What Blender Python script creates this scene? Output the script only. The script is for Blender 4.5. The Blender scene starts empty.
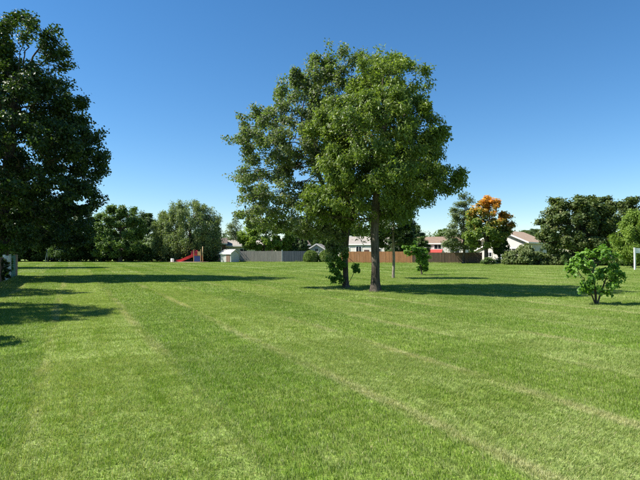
import bpy, bmesh, math, random
import numpy as np
from mathutils import Vector, Matrix

R = math.radians
scene = bpy.context.scene
C = scene.collection

# ------------------------------------------------------------------ camera
cam_d = bpy.data.cameras.new("camera")
cam_d.sensor_width = 36.0
cam_d.lens = 29.25
cam_d.clip_start = 0.05
cam_d.clip_end = 4000
cam = bpy.data.objects.new("camera", cam_d)
C.objects.link(cam)
cam.location = (0, 0, 1.6)
cam.rotation_euler = (R(90 + 1.38), 0, 0)
scene.camera = cam

# ------------------------------------------------------------------ sky and sun
SUN_EL = R(47)
SUN_AZ = math.atan2(-0.05, -1.0)           # direction towards the sun in the ground plane (math angle)
sun_vec = Vector((math.cos(SUN_EL) * math.cos(SUN_AZ), math.cos(SUN_EL) * math.sin(SUN_AZ), math.sin(SUN_EL)))
world = bpy.data.worlds.new("World")
scene.world = world
world.use_nodes = True
wn = world.node_tree.nodes
sky = wn.new("ShaderNodeTexSky")
sky.sky_type = 'NISHITA'
sky.sun_disc = False
sky.sun_elevation = SUN_EL
sky.sun_rotation = math.pi / 2 - SUN_AZ
sky.altitude = 100
sky.air_density = 1.0
sky.dust_density = 0.0
sky.ozone_density = 5.0
wn["Background"].inputs[1].default_value = 0.070
hs_ = wn.new("ShaderNodeHueSaturation")
hs_.inputs["Saturation"].default_value = 1.2
hs_.inputs["Hue"].default_value = 0.498
world.node_tree.links.new(sky.outputs[0], hs_.inputs["Color"])
world.node_tree.links.new(hs_.outputs[0], wn["Background"].inputs[0])
sun_d = bpy.data.lights.new("sun", 'SUN')
sun_d.energy = 5.0
sun_d.angle = R(0.53)
sun_d.color = (1.0, 0.95, 0.86)
sun = bpy.data.objects.new("sun", sun_d)
C.objects.link(sun)
sun.rotation_euler = sun_vec.to_track_quat('Z', 'Y').to_euler()
scene.view_settings.view_transform = 'Standard'
scene.view_settings.look = 'None'
scene.view_settings.gamma = 1.0
scene.view_settings.exposure = 1.18
scene.render.engine = 'CYCLES'
scene.cycles.use_denoising = False
scene.cycles.max_bounces = 8
scene.cycles.transmission_bounces = 6
scene.cycles.transparent_max_bounces = 4

# ------------------------------------------------------------------ helpers
U = Vector((-0.43, 0.9028, 0)).normalized()   # direction the mower ran, also the left boundary
V = Vector((U.y, -U.x, 0))


def tag(o, label=None, cat=None, group=None, kind=None):
    if label: o["label"] = label
    if cat: o["category"] = cat
    if group: o["group"] = group
    if kind: o["kind"] = kind
    return o


def empty(name, loc, rz=0.0, label=None, cat=None, group=None):
    o = bpy.data.objects.new(name, None)
    o.empty_display_size = 0.2
    C.objects.link(o)
    o.location = loc
    o.rotation_euler = (0, 0, rz)
    return tag(o, label, cat, group)


def link_mesh(name, me, mat, parent=None):
    o = bpy.data.objects.new(name, me)
    C.objects.link(o)
    if mat and not me.materials:
        me.materials.append(mat)
    if parent: o.parent = parent
    return o


class MB:
    """collects boxes, prisms and tubes into one mesh"""
    def __init__(s): s.v = []; s.f = []

    def add(s, verts, faces):
        b = len(s.v)
        s.v += [tuple(p) for p in verts]
        s.f += [tuple(i + b for i in f) for f in faces]
        return s

    def box(s, x0, x1, y0, y1, z0, z1):
        v = [(x0, y0, z0), (x1, y0, z0), (x1, y1, z0), (x0, y1, z0), (x0, y0, z1), (x1, y0, z1), (x1, y1, z1), (x0, y1, z1)]
        return s.add(v, [(0, 3, 2, 1), (4, 5, 6, 7), (0, 1, 5, 4), (1, 2, 6, 5), (2, 3, 7, 6), (3, 0, 4, 7)])

    def bar(s, a, b, w, h=None, up=(0, 0, 1)):
        h = h or w
        a = Vector(a); b = Vector(b); d = (b - a).normalized()
        u = Vector(up)
        if abs(d.dot(u)) > 0.95: u = Vector((1, 0, 0))
        r = d.cross(u).normalized(); u = r.cross(d)
        v = []
        for p in (a, b):
            for i, j in ((-1, -1), (1, -1), (1, 1), (-1, 1)):
                v.append(p + r * (i * w / 2) + u * (j * h / 2))
        return s.add(v, [(0, 1, 2, 3), (7, 6, 5, 4), (0, 4, 5, 1), (1, 5, 6, 2), (2, 6, 7, 3), (3, 7, 4, 0)])

    def tube(s, pts, rad, n=8, cap=True):
        pts = [Vector(p) for p in pts]
        if not hasattr(rad, '__len__'): rad = [rad] * len(pts)
        base = len(s.v); ref = None
        for i, p in enumerate(pts):
            t = (pts[min(i + 1, len(pts) - 1)] - pts[max(i - 1, 0)]).normalized()
            if ref is None:
                ref = Vector((1, 0, 0)) if abs(t.x) < 0.8 else Vector((0, 1, 0))
            ref = (ref - t * ref.dot(t)).normalized()
            bi = t.cross(ref)
            for k in range(n):
                a = 2 * math.pi * k / n
                s.v.append(tuple(p + (ref * math.cos(a) + bi * math.sin(a)) * rad[i]))
        for i in range(len(pts) - 1):
            for k in range(n):
                a = base + i * n + k; b = base + i * n + (k + 1) % n
                s.f.append((a, b, b + n, a + n))
        if cap:
            s.f.append(tuple(base + k for k in reversed(range(n))))
            s.f.append(tuple(base + (len(pts) - 1) * n + k for k in range(n)))
        return s

    def mesh(s, name, smooth=False):
        me = bpy.data.meshes.new(name)
        me.from_pydata(s.v, [], s.f)
        if smooth: me.polygons.foreach_set("use_smooth", [True] * len(me.polygons))
        me.update()
        return me

    def build(s, name, mat, parent=None, smooth=False):
        return link_mesh(name, s.mesh(name, smooth), mat, parent)


def np_mesh(name, verts, loops, starts, tint=None):
    me = bpy.data.meshes.new(name)
    me.vertices.add(len(verts)); me.vertices.foreach_set("co", np.ascontiguousarray(verts, np.float32).ravel())
    me.loops.add(len(loops)); me.loops.foreach_set("vertex_index", np.ascontiguousarray(loops, np.int32))
    me.polygons.add(len(starts)); me.polygons.foreach_set("loop_start", np.ascontiguousarray(starts, np.int32))
    if tint is not None:
        at = me.attributes.new("tint", 'FLOAT', 'POINT')
        at.data.foreach_set("value", np.ascontiguousarray(tint, np.float32))
    me.update(calc_edges=True)
    return me

# ------------------------------------------------------------------ materials
class NT:
    def __init__(s, name):
        s.m = bpy.data.materials.new(name); s.m.use_nodes = True
        s.t = s.m.node_tree; s.n = s.t.nodes; s.l = s.t.links
        s.p = s.n["Principled BSDF"]; s.out = s.n["Material Output"]

    def node(s, typ, **kw):
        n = s.n.new(typ)
        for k, v in kw.items(): setattr(n, k, v)
        return n

    def link(s, a, b): s.l.new(a, b)

    def val(s, sock, v):
        if hasattr(v, 'links') or isinstance(v, bpy.types.NodeSocket): s.l.new(v, sock)
        else: sock.default_value = v

    def math(s, op, a, b=0.0, clamp=False):
        n = s.node("ShaderNodeMath", operation=op, use_clamp=clamp)
        s.val(n.inputs[0], a); s.val(n.inputs[1], b)
        return n.outputs[0]

    def mix(s, f, a, b, typ='MIX'):
        n = s.node("ShaderNodeMix", data_type='RGBA', blend_type=typ)
        s.val(n.inputs[0], f)
        for k, c in ((6, a), (7, b)):
            if isinstance(c, tuple): n.inputs[k].default_value = (*c, 1) if len(c) == 3 else c
            else: s.l.new(c, n.inputs[k])
        return n.outputs[2]

    def noise(s, vec, scale, detail=3, rough=0.55):
        n = s.node("ShaderNodeTexNoise")
        n.inputs["Scale"].default_value = scale; n.inputs["Detail"].default_value = detail; n.inputs["Roughness"].default_value = rough
        if vec is not None: s.l.new(vec, n.inputs["Vector"])
        return n.outputs["Fac"]

    def ramp(s, f, lo, hi):
        n = s.node("ShaderNodeMapRange", interpolation_type='SMOOTHSTEP')
        s.val(n.inputs["Value"], f)
        n.inputs["From Min"].default_value = lo; n.inputs["From Max"].default_value = hi
        return n.outputs["Result"]


def plain(name, col, rough=0.7, var=0.25, scale=3.0, bump=0.0, spec=0.3, metal=0.0, stretch=None):
    t = NT(name)
    tc = t.node("ShaderNodeTexCoord").outputs["Object"]
    if stretch:
        mp = t.node("ShaderNodeMapping"); mp.inputs["Scale"].default_value = stretch
        t.link(tc, mp.inputs["Vector"]); tc = mp.outputs["Vector"]
    nz = t.noise(tc, scale, 5, 0.6)
    nz2 = t.noise(tc, scale * 7.3, 3, 0.6)
    f = t.math('MULTIPLY', t.math('ADD', nz, nz2), 0.5)
    dark = tuple(c * (1 - var) for c in col); lite = tuple(min(1, c * (1 + var)) for c in col)
    t.link(t.mix(t.ramp(f, 0.3, 0.7), dark, lite), t.p.inputs["Base Color"])
    t.p.inputs["Roughness"].default_value = rough
    t.p.inputs["Specular IOR Level"].default_value = spec
    t.p.inputs["Metallic"].default_value = metal
    if bump:
        b = t.node("ShaderNodeBump"); b.inputs["Strength"].default_value = 0.6; b.inputs["Distance"].default_value = bump
        t.link(f, b.inputs["Height"]); t.link(b.outputs[0], t.p.inputs["Normal"])
    return t.m


def leaf_mat(name, lo, mid, hi, trans=0.35, rough=0.45, accent=None, accent_z=None, back=None, gain=1.45):
    """leaf colour runs with each leaf's own tint value; part of the light passes through the blade"""
    t = NT(name)
    lo, mid, hi = (tuple(c * gain for c in q) for q in (lo, mid, hi))
    at = t.node("ShaderNodeAttribute", attribute_name="tint").outputs["Fac"]
    oc = t.node("ShaderNodeTexCoord").outputs["Object"]
    big = t.noise(oc, 0.55, 2, 0.5)
    f = t.math('ADD', t.math('MULTIPLY', at, 0.75), t.math('MULTIPLY', t.math('SUBTRACT', big, 0.5), 0.9), clamp=True)
    col = t.mix(t.ramp(f, 0.45, 1.0), t.mix(t.ramp(f, 0.0, 0.5), lo, mid), hi)
    if accent:
        sp = t.node("ShaderNodeSeparateXYZ"); t.link(oc, sp.inputs[0])
        nz = t.noise(oc, 0.8, 4, 0.6)
        h = t.math('ADD', t.math('MULTIPLY', t.math('SUBTRACT', sp.outputs[2], accent_z), 0.28), t.math('MULTIPLY', t.math('SUBTRACT', nz, 0.5), 3.2))
        h = t.math('ADD', h, t.math('ADD', t.math('MULTIPLY', t.math('SUBTRACT', at, 0.5), 1.1), t.math('MULTIPLY', sp.outputs[0], 0.16)))
        a2 = t.mix(at, accent[0], accent[1])
        col = t.mix(t.ramp(h, -0.35, 1.15), col, a2)
    if back:
        g = t.node("ShaderNodeNewGeometry")
        col = t.mix(g.outputs["Backfacing"], col, back)
    t.link(col, t.p.inputs["Base Color"])
    t.p.inputs["Roughness"].default_value = rough
    t.p.inputs["Specular IOR Level"].default_value = 0.35
    tr = t.node("ShaderNodeBsdfTranslucent")
    t.link(t.mix(1.0, col, (1.25, 1.35, 0.55), 'MULTIPLY'), tr.inputs["Color"])
    ms = t.node("ShaderNodeMixShader"); ms.inputs[0].default_value = trans
    t.link(t.p.outputs[0], ms.inputs[1]); t.link(tr.outputs[0], ms.inputs[2])
    t.link(ms.outputs[0], t.out.inputs["Surface"])
    return t.m


def lawn_color(t, tint=None):
    """turf colour over the field: painted sheen on alternate mown swaths, dry clippings along the swath seams, greener and paler patches"""
    pos = t.node("ShaderNodeNewGeometry").outputs["Position"]
    def dot(vec):
        d = t.node("ShaderNodeVectorMath", operation='DOT_PRODUCT'); t.link(pos, d.inputs[0]); d.inputs[1].default_value = vec
        return d.outputs["Value"]
    v = dot(V); u = dot(U)
    cmb = t.node("ShaderNodeCombineXYZ"); t.link(v, cmb.inputs[0]); t.link(t.math('MULTIPLY', u, 0.22), cmb.inputs[1])
    sv = cmb.outputs[0]
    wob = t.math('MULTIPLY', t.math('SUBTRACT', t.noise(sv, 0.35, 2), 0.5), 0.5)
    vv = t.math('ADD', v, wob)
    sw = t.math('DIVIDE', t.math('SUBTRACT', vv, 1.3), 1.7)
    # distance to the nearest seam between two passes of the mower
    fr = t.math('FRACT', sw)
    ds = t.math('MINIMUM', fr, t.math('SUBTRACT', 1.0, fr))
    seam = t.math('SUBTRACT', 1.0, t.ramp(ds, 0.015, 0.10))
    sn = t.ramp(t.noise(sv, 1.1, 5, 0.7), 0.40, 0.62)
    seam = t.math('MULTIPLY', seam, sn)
    # alternate swaths: light caught by leaning blades, painted in as paler colour
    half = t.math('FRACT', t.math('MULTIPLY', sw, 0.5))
    alt_sheen = t.math('MULTIPLY', t.ramp(half, 0.485, 0.515), t.math('SUBTRACT', 1.0, t.ramp(half, 0.975, 1.0)))
    patch = t.noise(pos, 0.16, 4, 0.6)
    fine = t.noise(pos, 2.3, 4, 0.65)
    fine2 = t.noise(pos, 9.0, 3, 0.65)
    green = t.mix(t.ramp(patch, 0.35, 0.65), (0.138, 0.234, 0.023), (0.185, 0.272, 0.04))
    col = t.mix(t.math('MULTIPLY', t.math('MULTIPLY', alt_sheen, t.math('MULTIPLY', t.ramp(patch, 0.15, 0.55), t.ramp(t.noise(sv, 2.6, 4, 0.65), 0.22, 0.62))), 0.85), green, (0.262, 0.33, 0.108))
    col = t.mix(t.math('MULTIPLY', t.ramp(fine, 0.42, 0.75), 0.45), col, (0.255, 0.305, 0.082))
    col = t.mix(t.math('MULTIPLY', t.ramp(fine2, 0.5, 0.75), 0.35), col, (0.095, 0.17, 0.026))
    st = t.node("ShaderNodeCombineXYZ"); t.link(t.math('MULTIPLY', v, 5.0), st.inputs[0]); t.link(t.math('MULTIPLY', u, 0.45), st.inputs[1])
    col = t.mix(t.math('MULTIPLY', t.ramp(t.noise(st.outputs[0], 1.0, 3, 0.6), 0.5, 0.8), 0.4), col, (0.29, 0.345, 0.13))
    dry = t.math('MULTIPLY', t.ramp(t.noise(pos, 0.7, 5, 0.7), 0.60, 0.72), t.ramp(t.noise(pos, 5.0, 3, 0.7), 0.45, 0.65))
    col = t.mix(t.math('MULTIPLY', dry, 0.6), col, (0.34, 0.29, 0.15))
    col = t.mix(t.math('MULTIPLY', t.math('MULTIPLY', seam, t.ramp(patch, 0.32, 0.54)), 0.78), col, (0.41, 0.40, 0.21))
    return col


def grass_mat():
    t = NT("grass_blades")
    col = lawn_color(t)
    at = t.node("ShaderNodeAttribute", attribute_name="tint").outputs["Fac"]
    col = t.mix(t.ramp(at, 0.0, 0.8), t.mix(1.0, col, (0.62, 0.68, 0.6), 'MULTIPLY'), t.mix(1.0, col, (1.18, 1.12, 1.1), 'MULTIPLY'))
    col = t.mix(t.ramp(at, 0.93, 0.95), col, (0.42, 0.38, 0.2))
    t.link(col, t.p.inputs["Base Color"])
    t.p.inputs["Roughness"].default_value = 0.5
    t.p.inputs["Specular IOR Level"].default_value = 0.3
    tr = t.node("ShaderNodeBsdfTranslucent")
    t.link(t.mix(1.0, col, (1.2, 1.3, 0.6), 'MULTIPLY'), tr.inputs["Color"])
    ms = t.node("ShaderNodeMixShader"); ms.inputs[0].default_value = 0.35
    t.link(t.p.outputs[0], ms.inputs[1]); t.link(tr.outputs[0], ms.inputs[2])
    t.link(ms.outputs[0], t.out.inputs["Surface"])
    return t.m


def ground_mat():
    t = NT("turf_ground")
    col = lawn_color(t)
    pos = t.node("ShaderNodeNewGeometry").outputs["Position"]
    soil = t.noise(pos, 14.0, 4, 0.7)
    col = t.mix(t.math('MULTIPLY', t.ramp(soil, 0.4, 0.65), 0.5), col, (0.10, 0.085, 0.045))
    t.link(col, t.p.inputs["Base Color"])
    t.p.inputs["Roughness"].default_value = 0.95
    t.p.inputs["Specular IOR Level"].default_value = 0.1
    b = t.node("ShaderNodeBump"); b.inputs["Strength"].default_value = 0.8; b.inputs["Distance"].default_value = 0.03
    t.link(t.noise(pos, 22.0, 4, 0.7), b.inputs["Height"]); t.link(b.outputs[0], t.p.inputs["Normal"])
    return t.m


def bark_mat(name, dark, lite, sz=1.0):
    t = NT(name)
    oc = t.node("ShaderNodeTexCoord").outputs["Object"]
    mp = t.node("ShaderNodeMapping"); mp.inputs["Scale"].default_value = (22 * sz, 22 * sz, 2.6 * sz); t.link(oc, mp.inputs["Vector"])
    a = t.noise(mp.outputs[0], 1.0, 5, 0.65)
    b2 = t.noise(oc, 1.6, 3, 0.6)
    f = t.math('ADD', t.math('MULTIPLY', a, 0.7), t.math('MULTIPLY', b2, 0.3))
    t.link(t.mix(t.ramp(f, 0.35, 0.65), dark, lite), t.p.inputs["Base Color"])
    t.p.inputs["Roughness"].default_value = 0.9
    t.p.inputs["Specular IOR Level"].default_value = 0.15
    b = t.node("ShaderNodeBump"); b.inputs["Strength"].default_value = 0.9; b.inputs["Distance"].default_value = 0.03
    t.link(a, b.inputs["Height"]); t.link(b.outputs[0], t.p.inputs["Normal"])
    return t.m


M = {}
M['bark'] = bark_mat("bark_dark", (0.03, 0.024, 0.018), (0.15, 0.125, 0.098))
M['bark_pale'] = bark_mat("bark_pale", (0.12, 0.10, 0.08), (0.33, 0.29, 0.24))
M['ash'] = leaf_mat("leaf_yellow_green", (0.056, 0.09, 0.018), (0.095, 0.134, 0.027), (0.165, 0.2, 0.05), 0.42, gain=1.5)
M['poplar'] = leaf_mat("leaf_silver_backed", (0.05, 0.08, 0.024), (0.08, 0.115, 0.034), (0.13, 0.165, 0.055), 0.40, 0.55, back=(0.165, 0.195, 0.11), gain=1.7)
M['maple'] = leaf_mat("leaf_dark_maple", (0.024, 0.05, 0.014), (0.042, 0.075, 0.018), (0.085, 0.12, 0.03), 0.32, gain=1.1)
M['far_dark'] = leaf_mat("leaf_far_dark", (0.03, 0.055, 0.016), (0.05, 0.085, 0.022), (0.09, 0.125, 0.035), 0.28, 0.6)
M['far_mid'] = leaf_mat("leaf_far_mid", (0.045, 0.08, 0.02), (0.07, 0.115, 0.028), (0.12, 0.165, 0.045), 0.32, 0.6)
M['willow'] = leaf_mat("leaf_willow", (0.085, 0.115, 0.045), (0.13, 0.165, 0.07), (0.19, 0.22, 0.10), 0.34, 0.55)
M['lime'] = leaf_mat("leaf_lime", (0.08, 0.13, 0.02), (0.13, 0.19, 0.03), (0.20, 0.26, 0.05), 0.4, 0.6)
M['autumn'] = leaf_mat("leaf_autumn", (0.045, 0.075, 0.016), (0.075, 0.11, 0.02), (0.13, 0.15, 0.03), 0.36, 0.6,
                       accent=((0.55, 0.17, 0.02), (0.75, 0.36, 0.06)), accent_z=6.2, gain=2.0)
M['grey_green'] = leaf_mat("leaf_grey_green", (0.06, 0.085, 0.035), (0.09, 0.12, 0.05), (0.14, 0.17, 0.08), 0.3, 0.6)
M['rust_green'] = leaf_mat("leaf_rusty_green", (0.04, 0.065, 0.018), (0.065, 0.092, 0.026), (0.125, 0.125, 0.045), 0.32, 0.6)
M['shrub'] = leaf_mat("leaf_shrub", (0.045, 0.10, 0.018), (0.08, 0.15, 0.025), (0.13, 0.21, 0.045), 0.45, 0.5, gain=1.8)
M['yew'] = leaf_mat("leaf_yew", (0.05, 0.085, 0.012), (0.09, 0.135, 0.018), (0.14, 0.18, 0.03), 0.25, 0.6)
M['weed'] = leaf_mat("leaf_weed", (0.06, 0.09, 0.03), (0.11, 0.14, 0.05), (0.2, 0.2, 0.09), 0.3, 0.6)
M['wall_white'] = plain("siding_white", (0.62, 0.585, 0.54), 0.65, 0.1, 1.2)
M['wall_grey'] = plain("shed_grey_white", (0.42, 0.42, 0.39), 0.8, 0.18, 1.5)
M['wall_cream'] = plain("siding_cream", (0.62, 0.58, 0.49), 0.7, 0.08, 1.2)
M['brick_red'] = plain("brick_dark_red", (0.16, 0.075, 0.055), 0.85, 0.35, 5.0)
M['brick_brown'] = plain("brick_brown", (0.085, 0.05, 0.04), 0.85, 0.35, 5.0)
M['roof_tan'] = plain("shingles_tan", (0.36, 0.26, 0.18), 0.9, 0.22, 2.5, 0.02)
M['roof_grey'] = plain("shingles_grey", (0.26, 0.235, 0.205), 0.9, 0.2, 2.5, 0.02)
M['roof_brown'] = plain("shingles_brown", (0.20, 0.14, 0.10), 0.9, 0.25, 2.5, 0.02)
M['roof_dark'] = plain("shingles_dark", (0.11, 0.085, 0.07), 0.9, 0.25, 2.5, 0.02)
M['roof_pale'] = plain("sheet_roof_pale", (0.42, 0.40, 0.35), 0.7, 0.2, 2.0)
M['trim'] = plain("trim_white", (0.82, 0.81, 0.78), 0.5, 0.05, 2.0)
M['wood_red'] = plain("fence_red_cedar", (0.40, 0.185, 0.085), 0.85, 0.3, 1.2, 0.0, 0.2, 0, (6, 6, 0.5))
M['wood_grey'] = plain("fence_weathered_grey", (0.25, 0.225, 0.20), 0.9, 0.3, 1.2, 0.0, 0.2, 0, (6, 6, 0.5))
M['wood_dark'] = plain("fence_dark_brown", (0.19, 0.125, 0.09), 0.9, 0.3, 1.2, 0.0, 0.2, 0, (6, 6, 0.5))
M['wood_slate'] = plain("fence_slate_blue", (0.085, 0.095, 0.115), 0.85, 0.25, 1.2, 0.0, 0.2, 0, (6, 6, 0.5))
M['metal'] = plain("galvanised_steel", (0.5, 0.51, 0.52), 0.4, 0.12, 6, 0, 0.5, 0.8)
M['white_paint'] = plain("white_paint", (0.78, 0.78, 0.76), 0.45, 0.08, 4)
M['teal'] = plain("teal_panel", (0.10, 0.27, 0.24), 0.55, 0.2, 3)
M['post_wood'] = plain("post_greyed_wood", (0.30, 0.22, 0.19), 0.9, 0.3, 3)
M['red_plastic'] = plain("red_plastic", (0.50, 0.025, 0.025), 0.35, 0.12, 3, 0, 0.5)
M['blue_plastic'] = plain("blue_plastic", (0.025, 0.055, 0.22), 0.4, 0.12, 3, 0, 0.5)
M['tan_plastic'] = plain("tan_plastic", (0.55, 0.36, 0.17), 0.5, 0.12, 3, 0, 0.4)
M['red_canvas'] = plain("red_canvas", (0.45, 0.05, 0.04), 0.8, 0.12, 3)
M['sand'] = plain("play_sand", (0.50, 0.40, 0.26), 0.95, 0.2, 2)

def glass_mat():
    t = NT("window_glass")
    t.p.inputs["Base Color"].default_value = (0.02, 0.025, 0.03, 1)
    t.p.inputs["Roughness"].default_value = 0.05
    t.p.inputs["Specular IOR Level"].default_value = 0.6
    return t.m
M['glass'] = glass_mat()

# ------------------------------------------------------------------ ground
def ground_height(x, y):
    return 0.035 * math.sin(x * 0.11 + 0.6) * math.sin(y * 0.09 + 1.1) if abs(x) < 400 else 0.0


def build_ground():
    bm = bmesh.new()
    ys = [-60, -30, -10] + list(range(0, 100, 4)) + [110, 130, 170, 250, 400, 700, 1200, 2000]
    xs = [-2000, -1000, -500, -250, -120] + list(range(-80, 81, 4)) + [120, 250, 500, 1000, 2000]
    grid = [[bm.verts.new((x, y, ground_height(x, y))) for x in xs] for y in ys]
    for j in range(len(ys) - 1):
        for i in range(len(xs) - 1):
            bm.faces.new((grid[j][i], grid[j][i + 1], grid[j + 1][i + 1], grid[j + 1][i]))
    me = bpy.data.meshes.new("ground"); bm.to_mesh(me); bm.free()
    me.polygons.foreach_set("use_smooth", [True] * len(me.polygons))
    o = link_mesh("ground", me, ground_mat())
    tag(o, "wide flat mown lawn of the park", "lawn", kind="structure")
    return o
build_ground()

# ------------------------------------------------------------------ grass (uncountable: one object)
def blade_patch(name, size, n, hgt, wid, seed, two_seg):
    r = np.random.default_rng(seed)
    # clumped positions
    nc = max(4, int(n / 14))
    cc = r.uniform(-size / 2, size / 2, (nc, 2))
    idx = r.integers(0, nc, n)
    p = np.where(r.random((n, 1)) < 0.5, cc[idx] + r.normal(0, 0.022 + wid * 2, (n, 2)), r.uniform(-size / 2 - 0.02, size / 2 + 0.02, (n, 2)))
    ang = r.uniform(0, 2 * math.pi, n)
    h = hgt * r.uniform(0.55, 1.25, n)
    tall = r.random(n) < 0.02
    h[tall] *= 1.4
    w = wid * r.uniform(0.6, 1.4, n)
    flat = r.random(n) < 0.05                       # clover and broad weeds lying low
    w[flat] *= 1.9; h[flat] *= 0.55
    lean = np.stack([np.cos(ang), np.sin(ang)], 1) * r.uniform(0.1, 0.75, n)[:, None] + np.array([[0.30, 0.0]])
    lean[flat] *= 2.2
    side = np.stack([-np.sin(ang + 0.3), np.cos(ang + 0.3)], 1)
    tint = r.random(n); tint[tall] = 0.6
    z0 = np.full(n, -0.01)
    def pt(frac, off):
        xy = p + lean * (h * frac ** 1.7)[:, None] + side * (w * off)[:, None]
        return np.column_stack([xy, z0 + (h + 0.01) * frac])
    one = np.ones(n)
    if two_seg:
        vs = np.stack([pt(0 * one, -0.5 * one), pt(0 * one, 0.5 * one), pt(0.55 * one, 0.42 * one), pt(0.55 * one, -0.42 * one), pt(one, 0 * one)], 1).reshape(-1, 3)
        k = np.arange(n)[:, None] * 5
        q = k + np.array([0, 1, 2, 3]); t3 = k + np.array([3, 2, 4])
        loops = np.concatenate([q.ravel(), t3.ravel()])
        starts = np.concatenate([np.arange(n) * 4, 4 * n + np.arange(n) * 3])
        tt = np.repeat(tint, 5)
    else:
        vs = np.stack([pt(0 * one, -0.5 * one), pt(0 * one, 0.5 * one), pt(one, 0.12 * one)], 1).reshape(-1, 3)
        loops = np.arange(3 * n); starts = np.arange(n) * 3
        tt = np.repeat(tint, 3)
    me = np_mesh(name, vs, loops, starts, tt)
    me.materials.append(M['grass'])
    return bpy.data.objects.new(name, me)


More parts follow.
